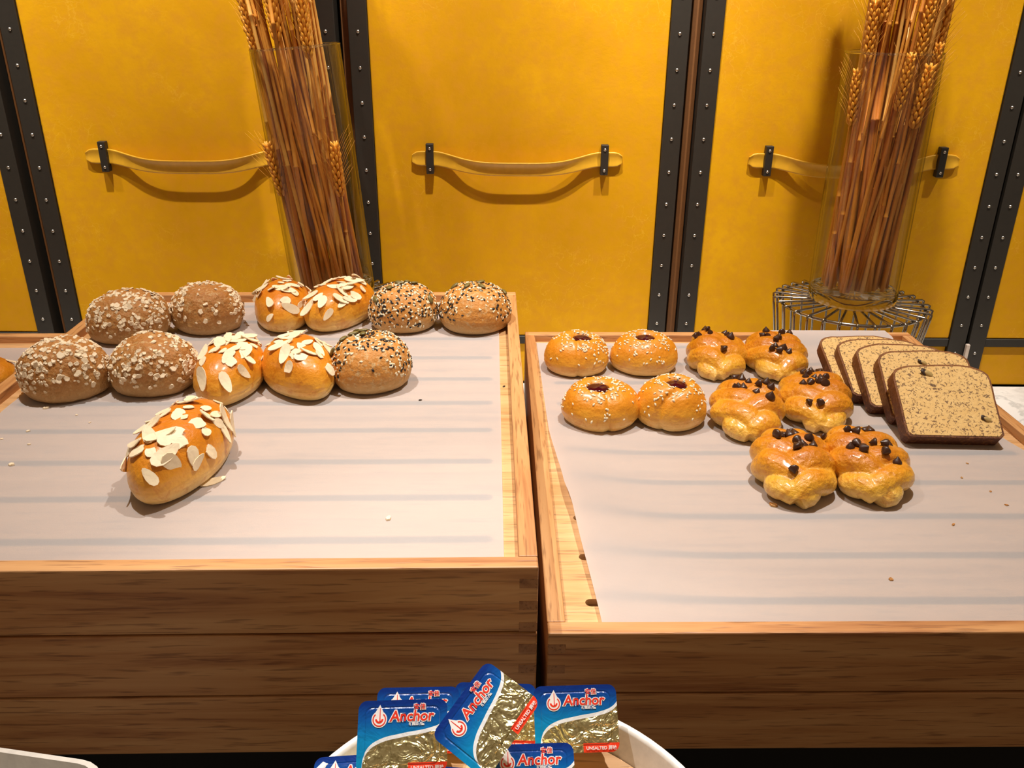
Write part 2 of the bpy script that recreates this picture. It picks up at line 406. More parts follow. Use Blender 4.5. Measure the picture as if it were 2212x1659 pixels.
def crate(x, y, z, rz, label, top=False, mirror=False):
    """origin at the front corner next to the other stack; mirror: body extends to -x"""
    c = empty('wooden_crate', (x, y, z), rz); tag(c, label, 'crate', 'stacked oak bread crates')
    if mirror:
        c.location = Vector((x, y, z)) + Matrix.Rotation(rz, 3, 'Z') @ Vector((-W_, 0, 0))
    h = CRATE_H-.0006
    box('front_board', 0, W_, 0, RAIL, .0011, h, M_OAKX, c, .0012, 2)
    box('back_board', 0, W_, D_-RAIL, D_, 0, h, M_OAKX, c, .0012, 2)
    box('side_board', 0, RAIL, RAIL+.0001, D_-RAIL-.0001, 0, h, M_OAKY, c, .0008, 2)
    box('side_board', W_-RAIL, W_, RAIL+.0001, D_-RAIL-.0001, 0, h, M_OAKY, c, .0008, 2)
    for ex in (0, W_-RAIL):
        for k in range(3):
            q = h/6; box('finger_joint', ex+.0002, ex+RAIL-.0002, -.0003, .004, (2*k+.04)*q+.0008, (2*k+.98)*q, M_END, c, .0002)
    if top: base_board(c, h)
    else: box('base_board', RAIL, W_-RAIL, RAIL, D_-RAIL, .004, .012, M_OAKB, c, 0)
    return c
ZL, ZR = 1.184, 1.126
RZL, RZR = math.radians(1.4), math.radians(0.9)
LX, LY = .0196, .4968; RX, RY = .0275, .4962
for k, lab in enumerate(('top oak crate of the left stack, holding oat, almond and seeded rolls', 'middle oak crate of the left stack, plain front board', 'bottom oak crate of the left stack, plain front board')):
    cL = crate(LX, LY, ZL-CRATE_H*(k+1), RZL, lab, k == 0, True)
    if k == 0: TL = cL
for k, lab in enumerate(('top oak crate of the right stack, holding jam buns, braids and banana bread', 'lower oak crate of the right stack, plain front board')):
    cR = crate(RX, RY, ZR-CRATE_H*(k+1), RZR, lab, k == 0)
    if k == 0: TR = cR
NX = LX-W_*math.cos(RZL)-.012; NY = LY-W_*math.sin(RZL)-.004
TN = crate(NX-.004, NY, ZR-CRATE_H, RZL, 'oak crate at the far left edge, mostly out of the picture', True, True)
crate(NX-.004, NY, ZR-2*CRATE_H, RZL, 'lower oak crate under the one at the far left edge', False, True)
zb = ZR-2*CRATE_H
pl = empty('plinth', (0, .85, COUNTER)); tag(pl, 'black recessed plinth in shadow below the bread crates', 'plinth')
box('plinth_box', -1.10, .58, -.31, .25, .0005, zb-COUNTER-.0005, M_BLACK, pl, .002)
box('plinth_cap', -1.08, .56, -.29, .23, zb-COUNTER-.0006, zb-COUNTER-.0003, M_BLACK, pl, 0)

# ------------------------------------------------------------------ papers
def sheet(name, fn, nu, nv, parent, label, group='sheets of white baking paper'):
    V = [fn(i/nu, j/nv) for j in range(nv+1) for i in range(nu+1)]
    Fc = [(j*(nu+1)+i, j*(nu+1)+i+1, (j+1)*(nu+1)+i+1, (j+1)*(nu+1)+i) for j in range(nv) for i in range(nu)]
    o = mesh_obj(name, V, Fc, M_PAPER, None, True); tag(o, label, 'paper', group)
    return o
def loc(t, x, y, z): return (Matrix.Translation(t.location) @ Matrix.Rotation(t.rotation_euler.z, 4, 'Z')) @ Vector((x, y, z))
PZ = CRATE_H-.0006-LIP+.0007
def fL(u, v):
    x = RAIL+.011+(W_-2*RAIL-.011-.0105)*u; y = RAIL+.0004+(D_-2*RAIL-.006)*v
    return loc(TL, x, y, PZ+.0003+.0003*nz((x, y*6, 0), 9)+.0002*nz((x, y, 0), 60))
sheet('baking_paper', fL, 90, 120, None, 'white baking paper under the rolls in the left crate')
def fN(u, v):
    x = RAIL+.011+(W_-2*RAIL-.016)*u; y = RAIL+.01+(D_-2*RAIL-.06)*v
    return loc(TN, x, y, PZ+.0003+.0005*nz((x, y*6, 3), 9)+(.012*max(0, (v-.93)/.07)**1.5))
sheet('baking_paper', fN, 60, 80, None, 'white baking paper visible at the far left edge under a golden pastry')
def lerp_tab(tab, t):
    for (a, b), (c, d) in zip(tab, tab[1:]):
        if t <= c: 
            k = (t-a)/(c-a); k = k*k*(3-2*k)*.35+k*.65; return b+(d-b)*k
    return tab[-1][1]
def fR(u, v):
    # v 0 front, 1 back ; left edge wanders, the far right corner runs over the rail
    y = RAIL+.0008+(D_-2*RAIL-.008)*v
    xl = lerp_tab([(0, .0415), (.26, .0315), (.345, .0262), (.55, .0185), (1, .0155)], v)
    xr = lerp_tab([(0, .5255), (.45, .5225), (.52, .513), (1, .507)], v)
    x = xl+(xr-xl)*u
    z = PZ+.0003+.0004*nz((x, y*6, 5), 9)+.0002*nz((x, y, 0), 60)
    lift = math.exp(-(u/.11)**2)*max(0, 1-abs(v-.30)/.34)**1.2
    z += .013*lift + .004*math.exp(-(u/.16)**2)*max(0, 1-v/.3)
    over = max(0, (v-.93)/.07)*max(0, min(1, (u-.55)/.12))
    o = over*over*(3-2*over)
    z += (LIP+.0012)*min(1, o*1.35)
    y += .0215*o*over
    return loc(TR, x, y, z)
sheet('baking_paper', fR, 110, 130, None, 'white baking paper with lifted left edge in the right crate')

# ------------------------------------------------------------------ bread helpers
PROF = [(0.0, 0.0), (.45, 0.0), (0.72, 0.0), (0.83, .022), (.90, .065), (0.965, .16), (.99, .25), (1, .34), (.99, .45), (.955, .56), (.90, .67), (.82, .77), (.70, .86), (.55, .93), (.38, .972), (.2, .993), (0, 1)]
def dome(rx, ry, h, seed, lump=.05, egg=0, n=56, fine=.012, mod=None):
    V = []; Fc = []; m = len(PROF); prof = []
    for (a, b), (c, d) in zip(PROF, PROF[1:]):
        prof += [(a, b), ((a+c)/2, (b+d)/2)]
    prof.append(PROF[-1]); m = len(prof)
    prof = sum([[(a, b), ((a+c)/2, (b+d)/2)] if .02 < b < .45 else [(a, b)] for (a, b), (c, d) in zip(prof, prof[1:])], [])+[prof[-1]]; m = len(prof)
    for r, z in prof:
        for k in range(n):
            a = 2*PI*k/n; x = r*math.cos(a); y = r*math.sin(a)
            wx = 1-egg*y; q = Vector((x*wx, y, z*.9))
            s = 1+lump*nz(q, 1.3, seed)+fine*nz(q, 5, seed+3)
            if .08 < z < .40: s += .022*math.sin(PI*(z-.08)/.32)*nz((math.cos(a)*2.2, math.sin(a)*2.2, z*14), 1.6, seed+5)   # torn seam above the pale belly
            px, py, pz = x*wx*s*rx, y*s*ry, z*h*(1+lump*nz((x, y, 0), 1.4, seed+9)+(fine*nz(q, 4, seed) if z > .05 else 0))
            if mod: px, py, pz = mod(x, y, z, px, py, pz)
            V.append((px, py, max(pz, 0)))
    for i in range(m-1):
        for k in range(n):
            Fc.append((i*n+k, i*n+(k+1) % n, (i+1)*n+(k+1) % n, (i+1)*n+k))
    return V, Fc
class Sampler:
    def __init__(s, V, Fc, seed):
        s.V = [Vector(v) for v in V]; s.T = []
        for f in Fc:
            for i in range(1, len(f)-1): s.T.append((f[0], f[i], f[i+1]))
        s.R = random.Random(seed); s.cum = []; t = 0
        for a, b, c in s.T:
            t += (s.V[b]-s.V[a]).cross(s.V[c]-s.V[a]).length; s.cum.append(t)
    def pick(s, accept, tries=400):
        import bisect
        for _ in range(tries):
            i = min(bisect.bisect(s.cum, s.R.random()*s.cum[-1]), len(s.T)-1); a, b, c = [s.V[k] for k in s.T[i]]
            u, v = s.R.random(), s.R.random()
            if u+v > 1: u, v = 1-u, 1-v
            p = a+(b-a)*u+(c-a)*v; nn = (b-a).cross(c-a)
            if nn.length < 1e-12: continue
            nn.normalize()
            if accept(p, nn): return p, nn
        return None
def orient(p, nn, spin, tilt=0, rnd=None, lift=0):
    q = nn.to_track_quat('Z', 'Y').to_matrix().to_4x4()
    m = Matrix.Translation(p+nn*lift) @ q @ Matrix.Rotation(spin, 4, 'Z')
    if tilt: m = m @ Matrix.Rotation(rnd.uniform(-tilt, tilt), 4, 'X') @ Matrix.Rotation(rnd.uniform(-tilt, tilt), 4, 'Y')
    return m
def merged(name, pieces, mat, parent, smooth=False):
    V = []; Fc = []
    for (v, f), mt in pieces:
        o = len(V); V += [mt @ Vector(a) for a in v]; Fc += [tuple(i+o for i in q) for q in f]
    ob = mesh_obj(name, V, Fc, mat, parent, smooth); ob['kind'] = 'stuff'; return ob
def flake_data(rnd, r, th, n=7, asp=1.3):
    rr = [r*rnd.uniform(.7, 1.15) for _ in range(n)]
    b = [(rr[k]*math.cos(2*PI*k/n)*asp, rr[k]*math.sin(2*PI*k/n), 0) for k in range(n)]
    t = [(x*.85, y*.85, th+rnd.uniform(-.15, .3)*th) for x, y, _ in b]
    return b+t+[(0, 0, th*.9)], [(k, (k+1) % n, n+(k+1) % n, n+k) for k in range(n)]+[(n+k, n+(k+1) % n, 2*n) for k in range(n)]
def seed_data(l, w, t):
    n = 6; V = []
    for z, r in ((-.9, .35), (-.3, 1), (.35, .8), (.9, .25)):
        V += [(z*l, math.cos(2*PI*k/n)*w*r, math.sin(2*PI*k/n)*t*r+t*.5) for k in range(n)]
    Fc = [(i*n+k, i*n+(k+1) % n, (i+1)*n+(k+1) % n, (i+1)*n+k) for i in range(3) for k in range(n)]
    return V, Fc+[tuple(range(n))[::-1], tuple(3*n+k for k in range(n))]
rg = random.Random(5)
OATS = [flake_data(rg, .0025*s, .0009, 6+i % 2, rg.uniform(1, 1.5)) for i, s in enumerate((.7, .85, 1, 1.1, .6, .75, 1.3, .9))]
SEED = seed_data(.0020, .00120, .00075)
def mk_me(name, d, mat, smooth=True):
    me = bpy.data.meshes.new(name); me.from_pydata([tuple(v) for v in d[0]], [], d[1]); me.update(); me.materials.append(mat)
    if smooth: me.polygons.foreach_set('use_smooth', [True]*len(me.polygons))
    return me
def almond_data(rnd, L, W, cut=False):
    n = 12; V = []; cv = rnd.uniform(-.0015, .0022)
    for zz, s in ((0, 1), (.0009, 1), (.0009, .55), ):
        for k in range(n):
            a = 2*PI*k/n; x = math.cos(a)*L*s; y = math.sin(a)*W*s*(1-.28*math.cos(a))
            if cut: x = min(x, L*.25*s+rnd.uniform(0, .001))
            V.append((x, y, zz+cv*(x/L)**2))
    V.append((0, 0, .0008)); V.append((0, 0, 0))
    Fc = [(i*n+k, i*n+(k+1) % n, (i+1)*n+(k+1) % n, (i+1)*n+k) for i in range(2) for k in range(n)]
    Fc += [(2*n+k, 2*n+(k+1) % n, 3*n) for k in range(n)]+[(k, 3*n+1, (k+1) % n) for k in range(n)]
    return V, Fc
ALMS = [mk_me('almond_slice', almond_data(rg, rg.uniform(.0085, .0125), rg.uniform(.0048, .0062), i in (2, 5, 7)), M_ALM, False) for i in range(8)]
def pump_data():
    n = 12; V = []
    for zz, s in ((-.0012, .6), (0, 1), (.0013, .7), ):
        for k in range(n):
            a = 2*PI*k/n; V.append((math.cos(a)*.0068*s, math.sin(a)*.0037*s*(1-.25*math.cos(a)), zz+.0012))
    V.append((0, 0, .0030)); Fc = [(i*n+k, i*n+(k+1) % n, (i+1)*n+(k+1) % n, (i+1)*n+k) for i in range(2) for k in range(n)]
    Fc += [(2*n+k, 2*n+(k+1) % n, 3*n) for k in range(n)]+[tuple(range(n))[::-1]]
    return V, Fc
ME_PUMP = mk_me('pumpkin_seed', pump_data(), M_PUMP)
def chip_data(s, bend):
    pr = [(.0, -.0004), (.0040, 0), (.0050, .0012), (.0046, .0026), (.0032, .0044), (.0016, .0062), (.0006, .0075), (0, .0080)]
    V, Fc = lathe_data(pr, 12); V = [(x*s+bend*(z/.008)**2, y*s, z*s) for x, y, z in V]; return V, Fc
CHIPS = [mk_me('chocolate_chip', chip_data(s, b), M_CHOC) for s, b in ((1, .0), (.95, .0012), (1.12, .0006), (.85, 0))]

# ------------------------------------------------------------------ left crate: oat rolls
ZLB = ZL-LIP-.0006+.0013; ZRB = ZR-LIP-.0006+.0013
OATG = 'oat-topped wholemeal rolls'
def oat_roll(x, y, rx, h, yaw, seed, label, bald=None, n=300):
    V, Fc = dome(rx, rx*.85, h, seed, .08, 0, fine=.028)
    # torn seam near the base on one side
    o = mesh_obj('oat_roll', V, Fc, M_OATROLL, None, True, (x, y, ZLB), (0, 0, math.radians(yaw))); tag(o, label, 'bread roll', OATG)
    S = Sampler(V, Fc, seed); P = []
    def acc(p, nn):
        if p.z < h*.22: return False
        if bald and (Vector((p.x/rx, p.y/rx))-Vector(bald[:2])).length < bald[2]: return S.R.random() < .06
        dens = .25 + .75*min(1, max(0, (p.z/h-.25)/.35)); dens *= .45+.9*max(0, .5+nz(p/rx, 3, seed))
        return S.R.random() < dens
    for i in range(n):
        r = S.pick(acc)
        if r: P.append((S.R.choice(OATS), orient(r[0], r[1], S.R.uniform(0, 6.3), .45, S.R, -.0002) @ Matrix.Scale(S.R.uniform(.6, 1.35), 4)))
    merged('oat_flakes', P, M_OAT, o)
    return o
oat_roll(-.4606, .9702, .0478, .0555, 10, 1, 'oat-topped roll at the back left, against the left side board', None, 430)
oat_roll(-.3748, 1.0004, .0430, .0560, 8, 2, 'oat-topped roll with a bare shiny front, beside the back almond buns', (.10, -.62, .62), 330)
oat_roll(-.4592, .8066, .0440, .0560, 10, 3, 'leftmost oat-topped roll in the front row, by the left rail', None, 430)
oat_roll(-.3730, .8218, .0448, .0558, 8, 4, 'oat-topped roll between the leftmost roll and the almond bun', (.0, -.2, .3), 400)

ALMG = 'glossy almond-topped buns'
def almond_bun(x, y, rx, ry, h, yaw, seed, label, n=26, egg=.16, foc=(0, .35), spread=.7):
    V, Fc = dome(rx, ry, h, seed, .04, egg, fine=.006)
    o = mesh_obj('almond_bun', V, Fc, M_ALMBUN, None, True, (x, y, ZLB), (0, 0, math.radians(yaw))); tag(o, label, 'bun', ALMG)
    S = Sampler(V, Fc, seed); pts = []
    def acc(p, nn):
        if p.z < h*.42 or nn.z < .12: return False
        d = (Vector((p.x/rx, p.y/ry))-Vector(foc)).length
        if S.R.random() > math.exp(-(d/spread)**4): return False
        return all((p-q).length > .0062 for q in pts)
    for i in range(n):
        r = S.pick(acc, 900)
        if not r: continue
        pts.append(r[0])
        a = link('almond_slice', S.R.choice(ALMS), None, o); s = S.R.uniform(.62, 1.12)
        a.matrix_local = orient(r[0], r[1], S.R.uniform(0, 6.3), .28, S.R, .0006) @ Matrix.Scale(s, 4)
    return o
almond_bun(-.2900, 1.0287, .0352, .0580, .0485, 10, 11, 'upright almond bun in the back row, left of its slanted neighbour', 36, -.05, (0, -.05), .85)
almond_bun(-.2185, 1.0315, .0360, .0600, .0500, -22, 12, 'slanted almond bun in the back row, touching a dark-seeded roll', 36, -.05, (-.1, -.1), .85)
almond_bun(-.2939, .8202, .0335, .0600, .0490, 0, 13, 'almond bun in the second row beside the oat rolls', 30, -.06, (.1, .0), .78)
almond_bun(-.2232, .8299, .0358, .0590, .0490, 30, 14, 'almond bun with one large almond slice, left of the front seeded roll', 28, -.14, (0, .05), .75)
almond_bun(-.2820, .6453, .0350, .0690, .0530, -6, 15, 'lone almond bun in front, heaped with almond slices', 46, -.06, (.05, -.08), .92)

SEEDG = 'rolls covered in black and white sesame'
def seeded_roll(x, y, rx, h, seed, label, nw=230, nb=200, bald=None, pump=((0, .5),), low=.3):
    V, Fc = dome(rx, rx*.95, h, seed, .05, 0, fine=.02)
    o = mesh_obj('seeded_roll', V, Fc, M_SEEDROLL, None, True, (x, y, ZLB)); tag(o, label, 'bread roll', SEEDG)
    S = Sampler(V, Fc, seed); W, B = [], []
    def acc(p, nn):
        if p.z < h*low: return False
        if bald and (Vector((p.x/rx, p.y/rx, p.z/h))-Vector(bald[:3])).length < bald[3]: return S.R.random() < .05
        return S.R.random() < .30+1.1*max(0, .45+nz(p/rx, 3.5, seed))
    for L, cnt in ((W, nw), (B, nb)):
        for i in range(cnt):
            r = S.pick(acc)
            if r: L.append((SEED, orient(r[0], r[1], S.R.uniform(0, 6.3), .3, S.R, -.0001) @ Matrix.Scale(S.R.uniform(.85, 1.15), 4)))
    merged('white_sesame_seeds', W, M_SES, o, True); merged('black_sesame_seeds', B, M_BSES, o, True)
    bv = BVHTree.FromPolygons([Vector(v) for v in V], Fc)
    for px, py in pump:
        hit = bv.ray_cast(Vector((px*rx, py*rx, h*2)), Vector((0, 0, -1)))
        if hit[0] is None: continue
        nn = hit[1] if hit[1].z > 0 else -hit[1]
        a = link('pumpkin_seed', ME_PUMP, None, o); a.matrix_local = orient(hit[0], nn, S.R.uniform(0, 6.3), .2, S.R, .0002)
    return o
seeded_roll(-.1358, 1.0142, .0425, .0535, 21, 'densely seeded roll in the back row beside the slanted almond bun', 440, 380, None, ((-.35, -.2), (-.1, .1), (.1, .3), (.35, 0), (-.72, -.45), (.8, -.3)), .16)
seeded_roll(-.0468, 1.0144, .0450, .0540, 22, 'seeded roll in the back corner against the right rail', 300, 230, (0, -.9, .2, .62), ((-.55, .1), (.15, .2), (-.2, -.1), (.2, -.15), (.8, .1)))
seeded_roll(-.1494, .8350, .0425, .0542, 23, 'seeded roll alone in the second row, right of the almond buns', 320, 260, (.0, -.92, .25, .68), ((-.15, .05), (-.4, .1), (-.2, .3), (-.62, -.05), (-.85, -.2), (-.93, -.25), (-.35, .45)))

# ------------------------------------------------------------------ right crate: jam buns
JAMG = 'jam-filled sesame buns'
def jam_bun(x, y, rx, h, seed, label, hole=(.05, .12), groove=None, tilt=0):
    hr = .27
    def mod(ux, uy, uz, px, py, pz):
        if uz > .3:
            d = math.hypot((ux-hole[0])/1.05, uy-hole[1])
            k = math.exp(-(d/.27)**4); pz -= h*.22*k
            pz += h*.012*math.exp(-((d-.45)/.16)**2)
        if groove:
            g = (ux-groove[0])*math.cos(groove[1])+(uy-groove[2])*math.sin(groove[1])
            al = -(ux-groove[0])*math.sin(groove[1])+(uy-groove[2])*math.cos(groove[1])
            k = math.exp(-((g+.12*math.sin(al*3))/.075)**2)*max(0, min(1, (-uy+.1)/.4))
            s = 1-.10*k; px *= s; py *= s; pz *= 1-.07*k
        return px, py, pz
    V, Fc = dome(rx, rx*.95, h, seed, .05, 0, n=72, fine=.012, mod=mod)
    o = mesh_obj('jam_bun', V, Fc, M_JAMBUN, None, True, (x, y, ZRB)); tag(o, label, 'bun', JAMG)
    n = 20; JV = []
    up = [(r_, z) for r_, z in PROF if z > .3]
    def zf(r):
        for (a_, b_), (c_, d_) in zip(up, up[1:]):
            if c_ <= r <= a_: return h*(b_+(d_-b_)*(a_-r)/(a_-c_))
        return h
    for r_, dz in ((1.12, -.0042), (.80, -.0026), (.35, -.0016), (0, -.0012)):
        for k in range(n):
            a = 2*PI*k/n; s = 1+.22*nz((math.cos(a), math.sin(a), seed), 1.6)
            ux = hole[0]+.27*s*r_*math.cos(a); uy = hole[1]+.27*s*r_*math.sin(a)
            JV.append((rx*ux, rx*.95*uy, zf(math.hypot(ux, uy))+dz))
    JV = JV[:3*n]+[JV[3*n]]+[(rx*hole[0], rx*.95*hole[1], h*.70)]
    JF = [(i*n+k, i*n+(k+1) % n, (i+1)*n+(k+1) % n, (i+1)*n+k) for i in range(2) for k in range(n)]+[(2*n+k, 2*n+(k+1) % n, 3*n) for k in range(n)]+[(k, 3*n+1, (k+1) % n) for k in range(n)]
    mesh_obj('jam_filling', JV, JF, M_JAM, o, True)
    S = Sampler(V, Fc, seed); P = []
    def acc(p, nn):
        ux, uy = p.x/rx, p.y/(rx*.95); d = math.hypot(ux-hole[0], uy-hole[1])
        if p.z < h*.35 or d < .29: return False
        return S.R.random() < math.exp(-((d-.3)/.42)**2)*(.35+1.3*max(0, .35+nz(p/rx, 3, seed)))+.012
    for i in range(150):
        r = S.pick(acc)
        if r: P.append((SEED, orient(r[0], r[1], S.R.uniform(0, 6.3), .3, S.R, -.0001) @ Matrix.Scale(S.R.uniform(.85, 1.1), 4)))
    merged('sesame_seeds', P, M_SES, o, True)
    return o
jam_bun(.0821, 1.0173, .0412, .0470, 31, 'jam bun in the back left corner of the right crate', (.16, -.10), (-.3, .3, 0))
jam_bun(.1690, 1.0221, .0430, .0460, 32, 'jam bun in the back row next to the braided loaves', (.0, -.10))
jam_bun(.0993, .8687, .0438, .0455, 33, 'jam bun in the front row with a deep fold down its left side', (-.10, -.12), (-.22, .35, 0))
jam_bun(.1785, .8680, .0400, .0500, 34, 'jam bun in the front row touching the chocolate braid', (.08, -.10), (.5, -.8, 0))

# ------------------------------------------------------------------ braided chocolate buns
BRG = 'plaited brioche with chocolate chips'
def braid(x, y, rx, ry, h, yaw, seed, label, chips=13, turns=1.35, ph=0):
    rnd = random.Random(seed); V = []; Fc = []
    for k in range(3):
        pts, rad = [], []
        for i in range(49):
            t = i/48; s = 2*t-1
            env = max(0, 1-abs(s)**2.4)**.5
            th = 2*PI*turns*t+2*PI*k/3+ph
            A = rx*.54*(.04+.96*env)
            rr = h*.40*(.46+.54*env)*(1+.07*math.sin(3*th+seed))
            pts.append((A*math.sin(th), s*(ry-rr*.95), rr*.85+h*.34*(.5+.5*math.sin(2*th+.6))*(.2+.8*env)))
            rad.append(rr)
        # wider than tall strands
        v, f = tube_data(pts, rad, 16); o_ = len(V)
        V += [Vector(a) for a in v]; Fc += [tuple(j+o_ for j in q) for q in f]
    # solid core so that no gaps stay open
    cv, cf = dome(rx*.60, ry*.80, h*.52, seed, .03, 0, n=32); o_ = len(V); V += [Vector(a) for a in cv]; Fc += [tuple(j+o_ for j in q) for q in cf]
    V = [Vector((v.x*1.0, v.y, v.z)) for v in V]
    zmx = max(v.z for v in V); xm = max(abs(v.x) for v in V)
    V = [Vector((v.x*rx/xm, v.y, v.z*h/zmx)) for v in V]
    me = bpy.data.meshes.new('braid_src'); me.from_pydata([tuple(v) for v in V], [], Fc); me.update()
    tmp = bpy.data.objects.new('braid_src', me); C.objects.link(tmp)
    md = tmp.modifiers.new('r', 'REMESH'); md.mode = 'VOXEL'; md.voxel_size = .0012; md.adaptivity = 0
    sm = tmp.modifiers.new('s', 'SMOOTH'); sm.factor = .5; sm.iterations = 1
    dg = bpy.context.evaluated_depsgraph_get(); dg.update()
    me2 = bpy.data.meshes.new_from_object(tmp.evaluated_get(dg)); bpy.data.objects.remove(tmp)
    nrm = [v.normal.copy() for v in me2.vertices]
    for v, nv in zip(me2.vertices, nrm):
        c = v.co; n3 = nz(c, 60, seed)*.0011+nz(c, 170, seed)*.00035
        v.co += nv*n3
        if v.co.z < 0: v.co.z *= .05
    zmin = min(v.co.z for v in me2.vertices)
    for v in me2.vertices: v.co.z -= zmin
    me2.polygons.foreach_set('use_smooth', [True]*len(me2.polygons)); me2.materials.clear(); me2.materials.append(M_BRAID); me2.name = 'chocolate_braid'
    o = link('chocolate_braid', me2, None, None, (x, y, ZRB), (0, 0, math.radians(yaw))); tag(o, label, 'bun', BRG)
    bv = BVHTree.FromPolygons([v.co.copy() for v in me2.vertices], [tuple(p.vertices) for p in me2.polygons])
    used = []
    cl = [(rnd.gauss(0, .20), rnd.gauss(0, .32)) for _ in range(4)]
    for i in range(chips*6):
        if len(used) >= chips: break
        if rnd.random() < .5:
            c_ = rnd.choice(cl); px = c_[0]*rx+rnd.gauss(0, .005); py = c_[1]*ry+rnd.gauss(0, .007)
        else: px = rnd.gauss(0, .36)*rx; py = rnd.uniform(-.78, .6)*ry
        if any((px-a)**2+(py-b)**2 < .0058**2 for a, b in used): continue
        hit = bv.ray_cast(Vector((px, py, .2)), Vector((0, 0, -1)))
        if hit[0] is None or hit[1].z < .55: continue
        used.append((px, py))
        a = link('chocolate_chip', rnd.choice(CHIPS), None, o)
        m = orient(hit[0], hit[1], rnd.uniform(0, 6.3), 0, rnd, -.0012)
        if rnd.random() < .45: m = m @ Matrix.Translation((0, 0, .004)) @ Matrix.Rotation(rnd.uniform(.6, 1.7), 4, 'X') @ Matrix.Translation((0, 0, -.003))
        a.matrix_local = m @ Matrix.Scale(rnd.uniform(.85, 1.05), 4)
    return o
braid(.2638, 1.0300, .0410, .0615, .0410, -8, 41, 'chocolate chip braid at the back, next to the jam buns', 10, 1.15, .4)
braid(.3392, 1.0290, .0410, .0640, .0415, -4, 42, 'chocolate chip braid at the back, beside the banana bread', 13, 1.25, 2.0)
braid(.2641, .8684, .0420, .0650, .0420, -10, 43, 'chocolate chip braid in the middle, touching the front jam bun', 11, 1.2, .3)
braid(.3490, .8930, .0428, .0660, .0425, -12, 44, 'chocolate chip braid in the middle, beside the banana bread', 15, 1.25, 1.1)
braid(.2782, .7399, .0420, .0655, .0420, -12, 45, 'front left chocolate chip braid, nearest to the bare paper', 14, 1.15, 0)
braid(.3505, .7450, .0430, .0670, .0425, -8, 46, 'front right chocolate chip braid below the banana bread', 13, 1.2, 1.8)

# ------------------------------------------------------------------ banana bread
def slice_(bx, by, w0, hh, lean, yaw, th, seed, label, nuts=(), zoff=0):
    rnd = random.Random(seed)
    e = empty('banana_bread_slice', (bx, by, ZRB+zoff), math.radians(yaw)); tag(e, label, 'cake slice', 'slices of banana bread')
    N = []
    hw0, hw1 = w0*.485, w0*.5
    N += [(-hw0+.004, 0), (-hw0*.5, 0), (0, 0), (hw0*.5, 0), (hw0-.004, 0), (hw0, .004)]
    for k in range(1, 6): t = k/6; N.append((hw0+(hw1-hw0)*t, hh*.80*t))
    for k in range(13):
        a = PI*k/12; ca, sa = math.cos(a), math.sin(a)
        N.append((hw1*math.copysign(abs(ca)**.62, ca), hh*.80+hh*.20*abs(sa)**.75*(1+.12*nz((ca, sa, seed), 2))))
    for k in range(5, 0, -1): t = k/6; N.append((-hw0-(hw1-hw0)*t, hh*.80*t))
    N += [(-hw0, .004)]
    N = [(x*(1+.012*nz((x*40, z*40, seed), 1)), z) for x, z in N]
    ca, sa = math.cos(lean), math.sin(lean)
    def P(x, z, d): # d: depth behind the face, slice leaned back
        return (x, z*ca+d*sa, z*sa-d*ca+th*ca)
    n = len(N)
    def prism(name, out, inn, d0, d1, mat, ring):
        V = []; Fc = []
        for d in (d0, d1):
            V += [P(x, z, d) for x, z in out]
        if ring:
            for d in (d0, d1): V += [P(x, z, d) for x, z in inn]
            for k in range(n):
                q = (k+1) % n
                Fc += [(k, q, n+q, n+k), (2*n+k, 3*n+k, 3*n+q, 2*n+q), (k, 2*n+k, 2*n+q, q), (n+k, n+q, 3*n+q, 3*n+k)]
        else:
            Fc += [tuple(range(n)), tuple(range(2*n-1, n-1, -1))]+[(k, n+k, n+(k+1) % n, (k+1) % n) for k in range(n)]
        o = mesh_obj(name, V, Fc, mat, e, False)
        return o
    def inset(d): 
        cxz = hh*.48
        return [(x*(1-d/(w0*.5)), cxz+(z-cxz)*(1-d/(hh*.5))) for x, z in N]
    prism('crumb', inset(.0022), None, -.0002, th+.0002, M_CRUMB, False)
    prism('crust', N, inset(.0020), 0.0003, th, M_CRUST, True)
    for (nx, nzz, s) in nuts:
        bm = bmesh.new(); bmesh.ops.create_icosphere(bm, subdivisions=2, radius=1)
        for v in bm.verts: v.co += v.normal*.35*nz(v.co, 1.5, seed+nx)
        o = from_bm('walnut_piece', bm, M_WALNUT, e, True); c = P(nx*w0, nzz*hh, -.0001)
        o.location = c; o.scale = (.0055*s, .0022, .0030*s); o.rotation_euler = (-(PI/2-lean), .5, 0)
        bm = bmesh.new(); bmesh.ops.create_icosphere(bm, subdivisions=2, radius=1)
        for v in bm.verts: v.co += v.normal*.4*nz(v.co, 1.5, seed+nx+4)
        o2 = from_bm('walnut_skin', bm, M_WALSKIN, e, True); c = P(nx*w0-.0025*s, nzz*hh+.0014*s, .0003)
        o2.location = c; o2.scale = (.0062*s, .0020, .0034*s); o2.rotation_euler = (-(PI/2-lean), .6, 0)
    return e
SL = [(.416, .8126, 36, .017), (.4185, .858, 35, .015), (.405, .886, 32, .015), (.395, .914, 26, .015), (.383, .938, 22, .015)]
labs = ['front slice of banana bread with two walnut pieces, lying on the others', 'second banana bread slice from the front, mostly covered', 'middle slice of the five banana bread slices', 'fourth banana bread slice from the front', 'rearmost slice of banana bread in the fan']
for i, (xl_, yb_, al, th_) in enumerate(SL):
    al = math.radians(al)
    slice_(xl_+.0525, yb_-th_*math.sin(al), .105-.001*i, .090+.001*(i % 2), al, -2+i*.5, th_, 60+i, labs[i], ((-.12, .86, 1.25), (.36, .24, 1.0)) if i == 0 else (((.0, .8, .9),) if i == 1 else ()))

